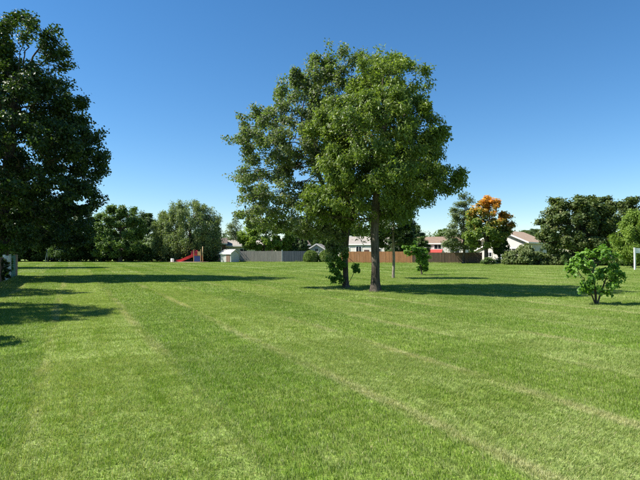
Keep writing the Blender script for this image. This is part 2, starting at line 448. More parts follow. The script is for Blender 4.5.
def build_grass():
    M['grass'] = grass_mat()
    lods = [  # patch size, blades per patch, height, width, max distance
        (0.425, 2000, 0.031, 0.0034, 9.0),
        (0.85, 3000, 0.036, 0.0065, 20.0),
        (1.70, 3800, 0.040, 0.0115, 45.0),
        (3.40, 4200, 0.045, 0.026, 100.0)]
    rnd = random.Random(5)
    pts = [[] for _ in lods]
    big = 3.4
    def lod_for(d):
        for k, L in enumerate(lods):
            if d < L[4]: return k
        return -1
    def visible(c, s):
        return c.y > 0.3 and abs(c.x) < 0.66 * c.y + 2.2 + s
    def fill(cu, cv, s, lev):
        c = U * cu + V * cv
        if not visible(c, s): return
        want = lod_for(c.length * rnd.uniform(0.86, 1.14))
        if want < 0: return
        if want < lev:
            q = s / 4
            for a in (-q, q):
                for b in (-q, q): fill(cu + a, cv + b, s / 2, lev - 1)
            return
        swath = math.floor((cv - 1.3) / 1.7)
        rot = math.atan2(U.y, U.x) + (math.pi if swath % 2 else 0) + rnd.gauss(0, 0.25)
        if lev == 3: rot = rnd.uniform(0, 6.28)
        pts[lev].append((c.x, c.y, ground_height(c.x, c.y), rot, rnd.uniform(1.04, 1.16), rnd.uniform(0.85, 1.2)))
    # grid aligned with the swaths, cells split where the camera side is near
    for i in range(-12, 40):
        for j in range(-30, 34):
            fill(i * big, 1.3 + big / 2 + j * big, big, 3)
    # uncut tufts round the trunks and along the fences, where the mower does not reach
    lods.append((0.42, 170, 0.12, 0.007, 0.0)); pts.append([])
    def tuft(x, y, s): pts[4].append((x, y, ground_height(x, y), rnd.uniform(0, 6.28), s, s * rnd.uniform(0.7, 1.1)))
    for (x, y, rad, n) in ((2.23, 21.06, 0.27, 9), (1.17, 23.4, 0.32, 10), (4.58, 32.6, 0.15, 5), (7.35, 37.8, 0.2, 6), (8.4, 15.85, 0.14, 5)):
        for q in range(n):
            a = 6.283 * q / n + rnd.uniform(-0.3, 0.3); tuft(x + math.cos(a) * rad, y + math.sin(a) * rad, rnd.uniform(0.6, 0.95))
    def tuft_line(a, b, gap, s):
        a = Vector((*a, 0)); b = Vector((*b, 0)); n = int((b - a).length / gap)
        for q in range(n):
            c = a.lerp(b, (q + rnd.random()) / n); tuft(c.x, c.y - 0.15, s * rnd.uniform(0.6, 1.3))
    tuft_line((-13.6, 89.0), (-6.5, 88.0), 0.5, 2.0); tuft_line((-6.3, 87.6), (-2.4, 87.2), 0.5, 2.0); tuft_line((3.3, 79.0), (13.6, 77.0), 0.5, 2.0)
    tuft_line((13.8, 78.0), (24.0, 77.2), 0.5, 2.0); tuft_line((24.2, 69.3), (42.0, 60.8), 0.4, 2.6)
    f0 = U * 24 - V * 3.1; f1 = U * 40 - V * 3.1
    tuft_line((f0.x, f0.y), (f1.x, f1.y), 0.3, 1.3)
    ng = bpy.data.node_groups.new("grass_scatter", 'GeometryNodeTree')
    ng.interface.new_socket("Geometry", in_out='INPUT', socket_type='NodeSocketGeometry')
    ng.interface.new_socket("Geometry", in_out='OUTPUT', socket_type='NodeSocketGeometry')
    N = ng.nodes; L = ng.links
    gi = N.new("NodeGroupInput"); go = N.new("NodeGroupOutput"); final = N.new("GeometryNodeJoinGeometry")
    def attr(name, typ):
        n = N.new("GeometryNodeInputNamedAttribute"); n.data_type = typ; n.inputs[0].default_value = name
        return n.outputs[0]
    lod_a = attr("lod", 'INT'); rot_a = attr("rot", 'FLOAT'); scl_a = attr("scl", 'FLOAT_VECTOR')
    for k, (s, n, h, w, dm) in enumerate(lods):
        cmp_ = N.new("FunctionNodeCompare"); cmp_.data_type = 'INT'; cmp_.operation = 'EQUAL'
        ins = [i for i in cmp_.inputs if i.type == 'INT']
        L.new(lod_a, ins[0]); ins[1].default_value = k
        sep = N.new("GeometryNodeSeparateGeometry"); sep.domain = 'POINT'
        L.new(gi.outputs[0], sep.inputs[0]); L.new(cmp_.outputs[0], sep.inputs[1])
        join = N.new("GeometryNodeJoinGeometry")
        for q in range(5):
            src = blade_patch("grass_patch", s, n, h, w, 100 + k * 10 + q, k == 0)
            oi = N.new("GeometryNodeObjectInfo"); oi.inputs[0].default_value = src
            g2i = N.new("GeometryNodeGeometryToInstance")
            L.new(oi.outputs["Geometry"], g2i.inputs[0]); L.new(g2i.outputs[0], join.inputs[0])
        iop = N.new("GeometryNodeInstanceOnPoints")
        L.new(sep.outputs[0], iop.inputs["Points"]); L.new(join.outputs[0], iop.inputs["Instance"])
        iop.inputs["Pick Instance"].default_value = True
        ri = N.new("FunctionNodeRandomValue"); ri.data_type = 'INT'
        mm = [i for i in ri.inputs if i.type == 'INT' and i.name in ('Min', 'Max')]
        mm[0].default_value = 0; mm[1].default_value = 4
        L.new([o for o in ri.outputs if o.type == 'INT'][0], iop.inputs["Instance Index"])
        cx = N.new("ShaderNodeCombineXYZ"); L.new(rot_a, cx.inputs[2])
        er = N.new("FunctionNodeEulerToRotation"); L.new(cx.outputs[0], er.inputs[0])
        L.new(er.outputs[0], iop.inputs["Rotation"]); L.new(scl_a, iop.inputs["Scale"])
        L.new(iop.outputs[0], final.inputs[0])
    L.new(final.outputs[0], go.inputs[0])
    co = []; lod = []; rot = []; scl = []
    for k, lst in enumerate(pts):
        for (x, y, z, r_, s_, zs) in lst:
            co.append((x, y, z)); lod.append(k); rot.append(r_); scl += [s_, s_, zs]
    me = bpy.data.meshes.new("grass"); me.from_pydata(co, [], [])
    me.attributes.new("lod", 'INT', 'POINT').data.foreach_set("value", lod)
    me.attributes.new("rot", 'FLOAT', 'POINT').data.foreach_set("value", rot)
    me.attributes.new("scl", 'FLOAT_VECTOR', 'POINT').data.foreach_set("vector", scl)
    me.materials.append(M['grass'])
    o = link_mesh("grass", me, None)
    mod = o.modifiers.new("scatter", 'NODES'); mod.node_group = ng
    tag(o, "short mown green grass with pale dry clippings in rows", "grass", kind="stuff")
    print("grass patches", [len(p) for p in pts])
build_grass()

# ------------------------------------------------------------------ trees
def sample_lobes(r, lobes, n, shell=0.5):
    w = np.array([l[3] * l[4] * l[5] for l in lobes]) ** 0.75
    k = r.choice(len(lobes), n, p=w / w.sum())
    L = np.array(lobes)[k]
    d = r.normal(size=(n, 3)); d /= np.linalg.norm(d, axis=1)[:, None]
    rad = r.random(n) ** (1 / 3 * (1 - shell) + 0.12 * shell)
    return L[:, :3] + d * rad[:, None] * L[:, 3:6]


def grow(seed, trunk, lobes, n_attr, step, kill, shell=0.5, up=0.12, shoots=0.0, iters=160):
    """space colonisation: limbs grow from the trunk line towards points spread through the crown's lobes"""
    r = np.random.default_rng(seed)
    A = sample_lobes(r, lobes, n_attr, shell)
    A = A[A[:, 2] > 0.15]
    nodes = []; par = []
    for pts in trunk:
        prev = 0 if nodes else -1
        for i in range(len(pts) - 1):
            a, b = np.array(pts[i], float), np.array(pts[i + 1], float)
            m = max(1, int(np.linalg.norm(b - a) / step))
            for q in range(m):
                if nodes and i == 0 and q == 0: continue
                nodes.append(a + (b - a) * q / m); par.append(prev); prev = len(nodes) - 1
        nodes.append(np.array(pts[-1], float)); par.append(prev)
    P = np.array(nodes); par = list(par)
    low = min(p[-1][2] for p in trunk) * 0.35
    nd = np.full(len(A), 1e9); ni = np.zeros(len(A), int)
    fresh = np.arange(len(P)); fresh = fresh[P[fresh, 2] >= low]
    for it in range(iters):
        if len(fresh) and len(A):
            D = np.linalg.norm(A[:, None, :] - P[None, fresh, :], axis=2)
            j = D.argmin(1); dm = D[np.arange(len(A)), j]
            b = dm < nd; nd[b] = dm[b]; ni[b] = fresh[j[b]]
        keep = nd > kill
        A, nd, ni = A[keep], nd[keep], ni[keep]
        if not len(A): break
        u, inv = np.unique(ni, return_inverse=True)
        dirs = A - P[ni]; dirs /= np.linalg.norm(dirs, axis=1)[:, None] + 1e-9
        acc = np.zeros((len(u), 3)); np.add.at(acc, inv, dirs)
        acc /= np.linalg.norm(acc, axis=1)[:, None] + 1e-9
        acc += r.normal(0, 0.22, acc.shape); acc[:, 2] += up
        acc /= np.linalg.norm(acc, axis=1)[:, None] + 1e-9
        new = P[u] + acc * step
        fresh = np.arange(len(P), len(P) + len(new))
        P = np.vstack([P, new]); par += list(u)
        if len(P) > 9000: break
    par = np.array(par)
    if shoots:
        has = np.zeros(len(P), bool); has[par[par >= 0]] = True
        tips = np.where(~has)[0]; tips = tips[r.random(len(tips)) < 0.55]
        ctr = P.mean(0)
        for q in range(2):
            o = P[tips] - ctr; o /= np.linalg.norm(o, axis=1)[:, None] + 1e-9
            d = P[tips] - P[par[tips]]; d /= np.linalg.norm(d, axis=1)[:, None] + 1e-9
            d = d * 0.6 + o * 0.6 + np.array([0, 0, 0.35]) + r.normal(0, 0.25, d.shape); d /= np.linalg.norm(d, axis=1)[:, None]
            new = P[tips] + d * (shoots * r.uniform(0.5, 1.2, len(tips)))[:, None]
            par = np.concatenate([par, tips]); tips = np.arange(len(P), len(P) + len(new)); P = np.vstack([P, new])
    cnt = np.ones(len(P))
    for i in range(len(P) - 1, 0, -1):
        if par[i] >= 0: cnt[par[i]] += cnt[i]
    return P, par, cnt


def limb_mesh(P, par, cnt, r0, rmin, flare=1.5, power=2.2):
    n = len(P)
    rad = np.maximum(r0 * (cnt / cnt[0]) ** (1 / power), rmin * 0.6)
    kids = [[] for _ in range(n)]
    for i, p in enumerate(par):
        if p >= 0: kids[p].append(i)
    mb = MB()
    starts = [(0, None)]
    zb = P[0][2]
    while starts:
        s, frm = starts.pop()
        chain = [s] if frm is None else [frm, s]
        cur = s
        while True:
            ks = [k for k in kids[cur] if rad[k] >= rmin]
            if not ks: break
            ks.sort(key=lambda k: -cnt[k])
            for k in ks[1:]: starts.append((k, cur))
            cur = ks[0]; chain.append(cur)
        if len(chain) < 2: continue
        rr = [rad[c] for c in chain]
        if frm is not None: rr[0] = min(rad[frm] * 0.8, rr[1] * 1.25)
        pp = [tuple(P[c]) for c in chain]
        if frm is None:
            out = []; ro = []
            for (p, q) in zip(pp, rr):
                hz = p[2] - zb
                ro.append(q * (1 + (flare - 1) * math.exp(-hz / (r0 * 1.6)))); out.append(p)
            pp, rr = out, ro
        sides = 10 if rr[0] > 0.1 else (6 if rr[0] > 0.03 else 4)
        b0 = len(mb.v)
        if frm is None and r0 > 0.14: sides = 16
        mb.tube(pp, rr, sides, cap=False)
        if frm is None and r0 > 0.14:      # buttress roots: the trunk's foot spreads in uneven ribs
            for q in range(b0, len(mb.v)):
                x, y, z = mb.v[q]
                if z - zb < 0.8:
                    a = math.atan2(y - pp[0][1], x - pp[0][0])
                    k = 1 + (0.22 * math.sin(4 * a + 1.0) + 0.14 * math.sin(7 * a + 2.3)) * math.exp(-(z - zb) / 0.28)
                    mb.v[q] = (pp[0][0] + (x - pp[0][0]) * k, pp[0][1] + (y - pp[0][1]) * k, z)
    return mb.mesh("trunk", True)


def leaves_at(r, centers, out_dir, size, aspect, droop=0.3, upbias=0.7, fold=0.18, fine=False):
    n = len(centers)
    nr = r.normal(size=(n, 3)); nr /= np.linalg.norm(nr, axis=1)[:, None]
    nrm = nr * 0.75 + out_dir * 0.45 + np.array([0, 0, upbias])
    nrm /= np.linalg.norm(nrm, axis=1)[:, None] + 1e-9
    ax = r.normal(size=(n, 3)) * 0.8 + out_dir * 0.7; ax[:, 2] -= droop
    ax -= nrm * (ax * nrm).sum(1)[:, None]
    ax /= np.linalg.norm(ax, axis=1)[:, None] + 1e-9
    sd = np.cross(nrm, ax)
    ln = size * r.uniform(0.65, 1.3, n); wd = ln * aspect * r.uniform(0.8, 1.2, n)
    L = ln[:, None]; W = wd[:, None]
    base = centers - ax * L * 0.5
    tint = r.random(n)
    if fine:   # ovate leaf, cupped along the midrib
        v = [base, base + ax * L * 0.28 + sd * W * 0.5 + nrm * W * fold, base + ax * L * 0.65 + sd * W * 0.38 + nrm * W * fold * 0.7, base + ax * L - nrm * L * 0.10,
             base + ax * L * 0.65 - sd * W * 0.38 + nrm * W * fold * 0.7, base + ax * L * 0.28 - sd * W * 0.5 + nrm * W * fold]
        vs = np.stack(v, 1).reshape(-1, 3)
        k = np.arange(n)[:, None] * 6
        loops = np.concatenate([(k + np.array([0, 1, 2, 3])), (k + np.array([0, 3, 4, 5]))], 1).ravel()
        starts = np.arange(2 * n) * 4
        return vs, loops, starts, np.repeat(tint, 6)
    v = [base, base + ax * L * 0.45 + sd * W * 0.5 + nrm * W * fold, base + ax * L, base + ax * L * 0.45 - sd * W * 0.5 + nrm * W * fold]
    vs = np.stack(v, 1).reshape(-1, 3)
    k = np.arange(n)[:, None] * 4
    loops = np.concatenate([(k + np.array([0, 1, 2])), (k + np.array([0, 2, 3]))], 1).ravel()
    starts = np.arange(2 * n) * 3
    return vs, loops, starts, np.repeat(tint, 4)


def crown_mesh(seed, P, par, cnt, n_leaves, size, aspect, spread, tipmax=3, droop=0.3, upbias=0.7, hang=0.0, fine=False, fold=0.18, flat=0.75, uneven=1.0):
    r = np.random.default_rng(seed + 7)
    tips = np.where((cnt <= tipmax) & (par >= 0))[0]
    ctr = P[P[:, 2] > P[:, 2].max() * 0.3].mean(0)
    # every twig carries its own amount of foliage, so the crown has dense sprays and gaps
    wt = r.gamma(uneven, 1.0, len(tips)); wt /= wt.sum()
    k = r.choice(len(tips), n_leaves, p=wt)
    t = tips[k]
    seg = P[t] - P[par[t]]
    pos = P[t] - seg * r.random((n_leaves, 1)) * 0.9
    off = np.clip(r.normal(size=(n_leaves, 3)), -1.7, 1.7) * spread; off[:, 2] *= flat
    pos = pos + off
    if hang: pos[:, 2] -= np.abs(r.normal(0, hang, n_leaves)) * (r.random(n_leaves) < 0.6)
    pos[:, 2] = np.maximum(pos[:, 2], 0.06)
    out = pos - ctr; out /= np.linalg.norm(out, axis=1)[:, None] + 1e-9
    return np_mesh("crown", *leaves_at(r, pos, out, size, aspect, droop, upbias, fold, fine))


def make_tree(name, loc, label, mat, lobes, trunk, seed, n_attr=900, step=0.35, kill=0.5, r0=0.16, rmin=0.008, n_leaves=30000, size=0.12,
              aspect=0.6, spread=0.16, bark='bark', cat="tree", group=None, rz=0.0, shell=0.5, flare=1.5, up=0.12, shoots=0.0, **kw):
    P, par, cnt = grow(seed, trunk, lobes, n_attr, step, kill, shell, up, shoots)
    root = empty(name, loc, rz, label, cat, group)
    link_mesh("trunk" if cat == "tree" else "stem", limb_mesh(P, par, cnt, r0, rmin, flare), M[bark], root)
    link_mesh("crown" if cat == "tree" else "foliage", crown_mesh(seed, P, par, cnt, n_leaves, size, aspect, spread, **kw), M[mat], root)
    return root


def copy_tree(src, loc, rz, sc, label, mat=None, group=None):
    c = src.copy(); C.objects.link(c)
    c.location = loc; c.rotation_euler = (0, 0, rz); c.scale = sc
    c["label"] = label
    if group: c["group"] = group
    for ch in list(src.children):
        d = ch.copy(); C.objects.link(d); d.parent = c
        if mat and ch.name.startswith(("crown", "foliage")):
            d.material_slots[0].link = 'OBJECT'; d.material_slots[0].material = M[mat]
    return c

# --- the pair in the middle of the lawn
front_tree = make_tree("ash_tree", (2.23, 21.06, 0), "front tree of the pair on the lawn, yellow-green leaves and slim straight trunk", 'ash',
    [(0.6, 0, 8.0, 1.7, 1.6, 1.75), (0.1, 0, 6.3, 2.8, 2.8, 1.9), (0.3, 0, 4.9, 2.8, 2.8, 1.4), (-0.8, 0.3, 3.8, 2.3, 2.1, 1.1), (-0.5, 0.8, 2.9, 1.4, 1.0, 0.6),
     (2.5, 0.1, 4.5, 1.3, 1.2, 0.55), (2.0, 0, 6.5, 1.1, 1.2, 0.9), (0.8, 0, 3.6, 1.4, 1.5, 0.7)],
    [[(0, 0, -0.1), (0.02, 0, 1.2), (-0.02, 0.03, 2.4), (0.08, 0, 4.2), (0.3, 0, 6.0), (0.5, 0, 7.6)]], 11, n_attr=1900, step=0.25, kill=0.34,
    r0=0.165, rmin=0.007, n_leaves=90000, size=0.14, aspect=0.4, spread=0.14, droop=1.0, upbias=0.3, hang=0.10, tipmax=4, flare=1.75, shoots=0.2, uneven=0.75)
rear_tree = make_tree("poplar_tree", (1.17, 23.4, 0), "rear tree of the lawn's pair, silvery green leaves, sprouts at its foot", 'poplar',
    [(0.2, 0, 9.4, 1.5, 1.6, 1.6), (1.5, 0.3, 8.9, 1.3, 1.4, 1.3), (-0.9, 0.2, 9.3, 1.0, 1.2, 1.0), (-1.7, 0, 8.4, 1.7, 1.7, 1.6), (-0.8, 0.2, 8.7, 1.5, 1.5, 1.6), (-1.0, 0, 7.2, 1.8, 1.8, 1.5), (-0.45, -0.5, 2.1, 0.6, 0.5, 0.5), (-2.6, 0, 6.5, 2.7, 2.4, 1.5), (-3.1, 0, 4.5, 2.0, 2.0, 1.4), (-3.4, 0, 3.2, 1.4, 1.3, 0.8), (-2.0, -0.3, 2.9, 1.3, 1.2, 0.6),
     (0.5, 0.5, 6.6, 2.6, 2.4, 2.3), (-1.4, 0, 3.6, 2.2, 2.0, 1.0), (1.6, 0.5, 4.4, 2.4, 2.0, 1.4), (-0.8, -0.5, 2.7, 1.2, 1.0, 0.6), (-3.2, 0, 3.6, 1.2, 1.2, 0.6)],
    [[(0, 0, -0.1), (-0.03, 0, 1.4), (0.05, 0, 2.6), (0.1, 0, 4.5), (0.15, 0.1, 7.0), (0.2, 0, 8.6)], [(0.05, 0, 2.6), (-0.9, 0, 4.3), (-1.8, 0, 6.5), (-2.0, 0, 7.6)]],
    23, n_attr=3300, step=0.25, kill=0.33, shell=0.35, r0=0.155, rmin=0.007, n_leaves=120000, size=0.11, aspect=0.62, spread=0.13, droop=0.1, upbias=0.35, tipmax=4, up=0.26, shoots=0.28, uneven=0.7)
P_, par_, cnt_ = grow(31, [[(-0.05, -0.12, -0.05), (-0.3, -0.2, 0.4), (-0.5, -0.22, 0.8)], [(-0.05, -0.12, -0.05), (0.25, -0.15, 0.5), (0.4, -0.15, 0.8)]],
                      [(-0.55, -0.2, 0.85, 0.45, 0.4, 0.5), (-0.35, -0.25, 0.35, 0.35, 0.3, 0.3), (-0.5, -0.25, 1.25, 0.5, 0.4, 0.4), (0.42, -0.15, 0.95, 0.22, 0.25, 0.3), (-0.3, -0.2, 1.6, 0.45, 0.4, 0.45)], 130, 0.12, 0.16)
spr = link_mesh("sprouts", limb_mesh(P_, par_, cnt_, 0.025, 0.003, 1.0), M['bark'], rear_tree)
spr["label"] = "leafy sprouts around the foot of the rear trunk"
link_mesh("leaves", crown_mesh(31, P_, par_, cnt_, 2400, 0.12, 0.62, 0.07, fine=True, tipmax=6), M['shrub'], spr)

# --- the big maple behind the left fence
left_maple = make_tree("maple_tree", (-19.35, 31.6, 0), "tall dark maple filling the left edge of the picture", 'maple',
    [(1.4, 0, 14.7, 2.9, 2.8, 2.9), (-1.6, 0, 13.6, 2.8, 2.8, 3.0), (0.6, 0, 11.4, 4.9, 4.6, 2.6), (0.7, 0, 8.6, 6.0, 5.4, 2.2), (4.6, 0, 8.4, 2.1, 2.0, 1.0), (3.4, 0, 11.9, 2.2, 2.2, 1.4),
     (0.6, 0, 5.6, 5.6, 5.2, 2.2), (2.6, 0.6, 3.2, 3.4, 3.2, 1.3), (-2.5, 0, 3.4, 2.6, 3.0, 1.2)],
    [[(0, 0, -0.1), (0.1, 0, 2.5), (0.1, 0, 5.5), (0.5, 0, 9.0), (0.8, 0, 13.0)], [(0.1, 0, 2.5), (1.6, 0.3, 5.0), (2.8, 0.3, 7.6)]],
    41, n_attr=2600, step=0.42, kill=0.58, r0=0.42, rmin=0.012, n_leaves=120000, size=0.185, aspect=0.75, spread=0.24, shoots=0.25, uneven=1.8, droop=0.4, upbias=0.5, tipmax=4)

left_maple.scale = (0.925, 0.95, 0.925)

# --- young trees and bushes on the lawn
make_tree("young_tree", (4.58, 32.6, 0), "young tree with a thin pale trunk standing behind the pair", 'maple',
    [(-0.1, 0, 3.6, 1.5, 1.5, 1.0), (0.2, 0, 4.7, 1.2, 1.2, 0.9), (-0.6, 0, 2.5, 1.2, 1.1, 0.55), (0.5, 0, 2.6, 1.1, 1.1, 0.5)],
    [[(0, 0, -0.1), (0.05, 0, 1.2), (0.0, 0, 2.4), (0.05, 0, 4.0)]], 51, n_attr=350, step=0.24, kill=0.34, r0=0.085, rmin=0.008, n_leaves=14000, size=0.15, aspect=0.7,
    spread=0.16, bark='bark_pale', flare=1.25)
make_tree("lopsided_bush", (7.35, 37.8, 0), "small lopsided bush tree, yellow-green on top, between the pair and the houses", 'shrub',
    [(-0.75, 0, 1.9, 0.62, 0.6, 0.6), (-0.1, 0, 1.55, 0.62, 0.55, 0.6), (0.2, 0, 0.85, 0.62, 0.6, 0.6), (0.15, 0, 1.4, 0.5, 0.5, 0.5), (0.1, 0, 0.45, 0.4, 0.4, 0.3)],
    [[(0.05, 0, -0.05), (0.0, 0, 0.4), (-0.15, 0, 1.0), (-0.5, 0, 1.7)]], 53, n_attr=260, step=0.16, kill=0.22, r0=0.06, rmin=0.005, n_leaves=8500, size=0.14, aspect=0.6,
    spread=0.09, cat="bush", flare=1.2)
make_tree("leafy_bush", (8.4, 15.85, 0), "broad-leaved green bush on short stems at the right of the lawn", 'shrub',
    [(0, 0, 1.25, 0.62, 0.6, 0.52), (-0.45, 0, 1.0, 0.42, 0.4, 0.4), (0.45, 0, 0.95, 0.42, 0.4, 0.38), (0, -0.1, 0.65, 0.5, 0.45, 0.35), (0.1, 0, 1.65, 0.38, 0.4, 0.25), (-0.35, -0.1, 0.5, 0.25, 0.25, 0.18), (0.75, 0, 0.75, 0.16, 0.2, 0.16)],
    [[(0, 0, -0.05), (-0.02, 0, 0.35), (-0.1, 0, 0.9), (-0.05, 0, 1.3)], [(0, 0, -0.05), (0.12, 0, 0.3), (0.3, 0, 0.8)], [(0, 0, -0.05), (-0.15, -0.04, 0.3), (-0.35, 0, 0.75)]],
    57, n_attr=330, step=0.11, kill=0.15, r0=0.05, rmin=0.004, n_leaves=2300, size=0.108, aspect=0.7, spread=0.055, shoots=0.12, uneven=0.6, cat="bush", fine=True, droop=0.5, upbias=0.8, tipmax=4, flare=1.2, shell=0.65)

# --- trees along the far edges
FAR = dict(step=0.5, kill=0.75, rmin=0.03, tipmax=4)
ta = make_tree("broad_tree", (-33.8, 88, 0), "rounded green tree left of the drooping willow-like tree, dark below", 'far_mid',
    [(0.3, 0, 7.4, 3.2, 3.2, 2.6), (1.8, 0, 5.8, 2.6, 2.8, 2.4), (-1.8, 0, 6.0, 2.8, 3.0, 3.0), (0, 0, 3.0, 4.4, 3.8, 2.3), (-1.5, 0, 1.6, 3.0, 3.0, 1.2)],
    [[(0, 0, -0.1), (0, 0, 2.2), (0.1, 0, 5.5)]], 61, n_attr=650, r0=0.3, n_leaves=26000, size=0.30, aspect=0.75, spread=0.32, **FAR)
wl = make_tree("willow_tree", (-23.0, 91, 0), "wide grey-green drooping tree behind the red slide", 'willow',
    [(0, 0, 8.0, 4.2, 4.0, 2.9), (-3.4, 0, 6.4, 2.8, 3.0, 2.8), (3.2, 0, 6.6, 3.0, 3.0, 2.7), (-5.0, 0, 3.8, 1.8, 2.0, 2.0), (4.9, 0, 4.6, 1.8, 2.0, 2.0), (0, -1, 4.0, 5.4, 3.8, 2.5), (-2.5, -0.5, 2.2, 3.2, 3.0, 1.4), (2.5, 0, 2.6, 3.0, 3.0, 1.4)],
    [[(0, 0, -0.1), (0, 0, 1.6), (0.1, 0, 3.0), (0.3, 0, 6.0)], [(0, 0, 1.6), (-1.6, 0, 4.4)], [(0, 0, 1.6), (1.7, 0, 4.6)]], 67, n_attr=1000, r0=0.45, n_leaves=44000, size=0.36, aspect=0.34, spread=0.30,
    droop=1.6, upbias=0.05, hang=0.8, flat=1.2, **FAR)
at_ = make_tree("autumn_maple", (23.0, 72, 0), "maple turning orange at the top, green below, before the white houses", 'autumn',
    [(0.2, 0, 8.0, 1.9, 2.0, 1.7), (-0.6, 0, 6.2, 2.5, 2.5, 1.9), (1.3, 0, 6.0, 2.3, 2.3, 1.8), (0, 0, 4.0, 3.1, 2.8, 1.7), (1.9, 0, 4.2, 1.9, 1.8, 1.4), (-1.4, 0, 2.8, 1.6, 1.6, 0.9)],
    [[(0, 0, -0.1), (0, 0, 1.4), (0.05, 0, 4.5)]], 71, n_attr=700, r0=0.26, n_leaves=26000, size=0.27, aspect=0.8, spread=0.26, **FAR)
gg = make_tree("grey_green_tree", (20.9, 76, 0), "thin grey-green tree just left of the orange-topped maple", 'grey_green',
    [(0.6, 0, 8.8, 1.4, 1.5, 1.8), (-0.7, 0, 7.0, 1.7, 1.8, 1.8), (0.8, 0, 5.8, 1.9, 1.9, 2.0), (-1.0, 0, 4.2, 2.3, 2.0, 1.6), (-1.4, 0, 2.6, 2.0, 1.8, 1.0), (0.6, 0, 2.9, 1.6, 1.5, 1.0)],
    [[(0, 0, -0.1), (0.2, 0, 2.2), (0.1, 0, 5.5), (0.3, 0, 8)]], 73, n_attr=520, r0=0.18, n_leaves=14000, size=0.24, aspect=0.6, spread=0.30, **FAR)
rt = make_tree("spreading_tree", (32.2, 66, 0), "broad dark green tree right of the grey house wall", 'rust_green',
    [(0, 0, 6.6, 3.9, 3.6, 2.3), (-2.6, 0, 5.0, 2.4, 2.6, 2.0), (2.8, 0, 5.6, 2.8, 2.8, 2.4), (0, 0, 3.2, 4.5, 3.8, 2.1), (1.5, 0, 7.5, 2.2, 2.2, 1.4)],
    [[(0, 0, -0.1), (0, 0, 1.5), (0.1, 0, 4.5)], [(0, 0, 1.5), (1.6, 0, 4.6)]], 79, n_attr=900, r0=0.34, n_leaves=36000, size=0.29, aspect=0.7, spread=0.30, **FAR)
lm = make_tree("lime_tree", (32.6, 54, 0), "bright yellow-green feathery tree beside the white sign post", 'lime',
    [(0, 0, 4.6, 1.4, 1.5, 1.5), (-0.7, 0, 3.2, 1.5, 1.5, 1.3), (0.9, 0, 3.3, 1.5, 1.5, 1.4), (0, 0, 1.9, 2.1, 1.9, 1.1)],
    [[(0, 0, -0.1), (0, 0, 0.8), (0.1, 0, 3.5)]], 83, n_attr=500, step=0.36, kill=0.5, rmin=0.02, tipmax=4, r0=0.15, n_leaves=22000, size=0.22, aspect=0.4, spread=0.22, droop=1.2, upbias=0.2, hang=0.35)
yg = make_tree("yellow_green_tree", (-9.9, 93, 0), "yellow-green tree rising behind the weathered grey fence", 'lime',
    [(0, 0, 6.0, 3.4, 3.2, 1.9), (-2.9, 0, 4.8, 2.2, 2.4, 1.6), (2.8, 0, 5.0, 2.6, 2.6, 1.9), (0, 0, 3.3, 4.6, 3.4, 1.6), (-3.0, -1, 3.0, 2.0, 2.0, 1.2), (3.2, 0, 3.0, 2.0, 2.0, 1.2)],
    [[(0, 0, -0.1), (0, 0, 1.6), (0.1, 0, 4.0)]], 89, n_attr=600, r0=0.28, n_leaves=26000, size=0.30, aspect=0.7, spread=0.30, **FAR)
sp = make_tree("sparse_tree", (-17.6, 108, 0), "sparse pale tree showing between the willow-like tree and the shed", 'grey_green',
    [(0, 0, 6.6, 2.0, 2.0, 1.8), (0.8, 0, 4.6, 2.4, 2.2, 1.8)], [[(0, 0, -0.1), (0, 0, 2.0), (0.2, 0, 6.0)]], 97, n_attr=260, r0=0.2, n_leaves=4200, size=0.26, aspect=0.6, spread=0.4, **FAR)

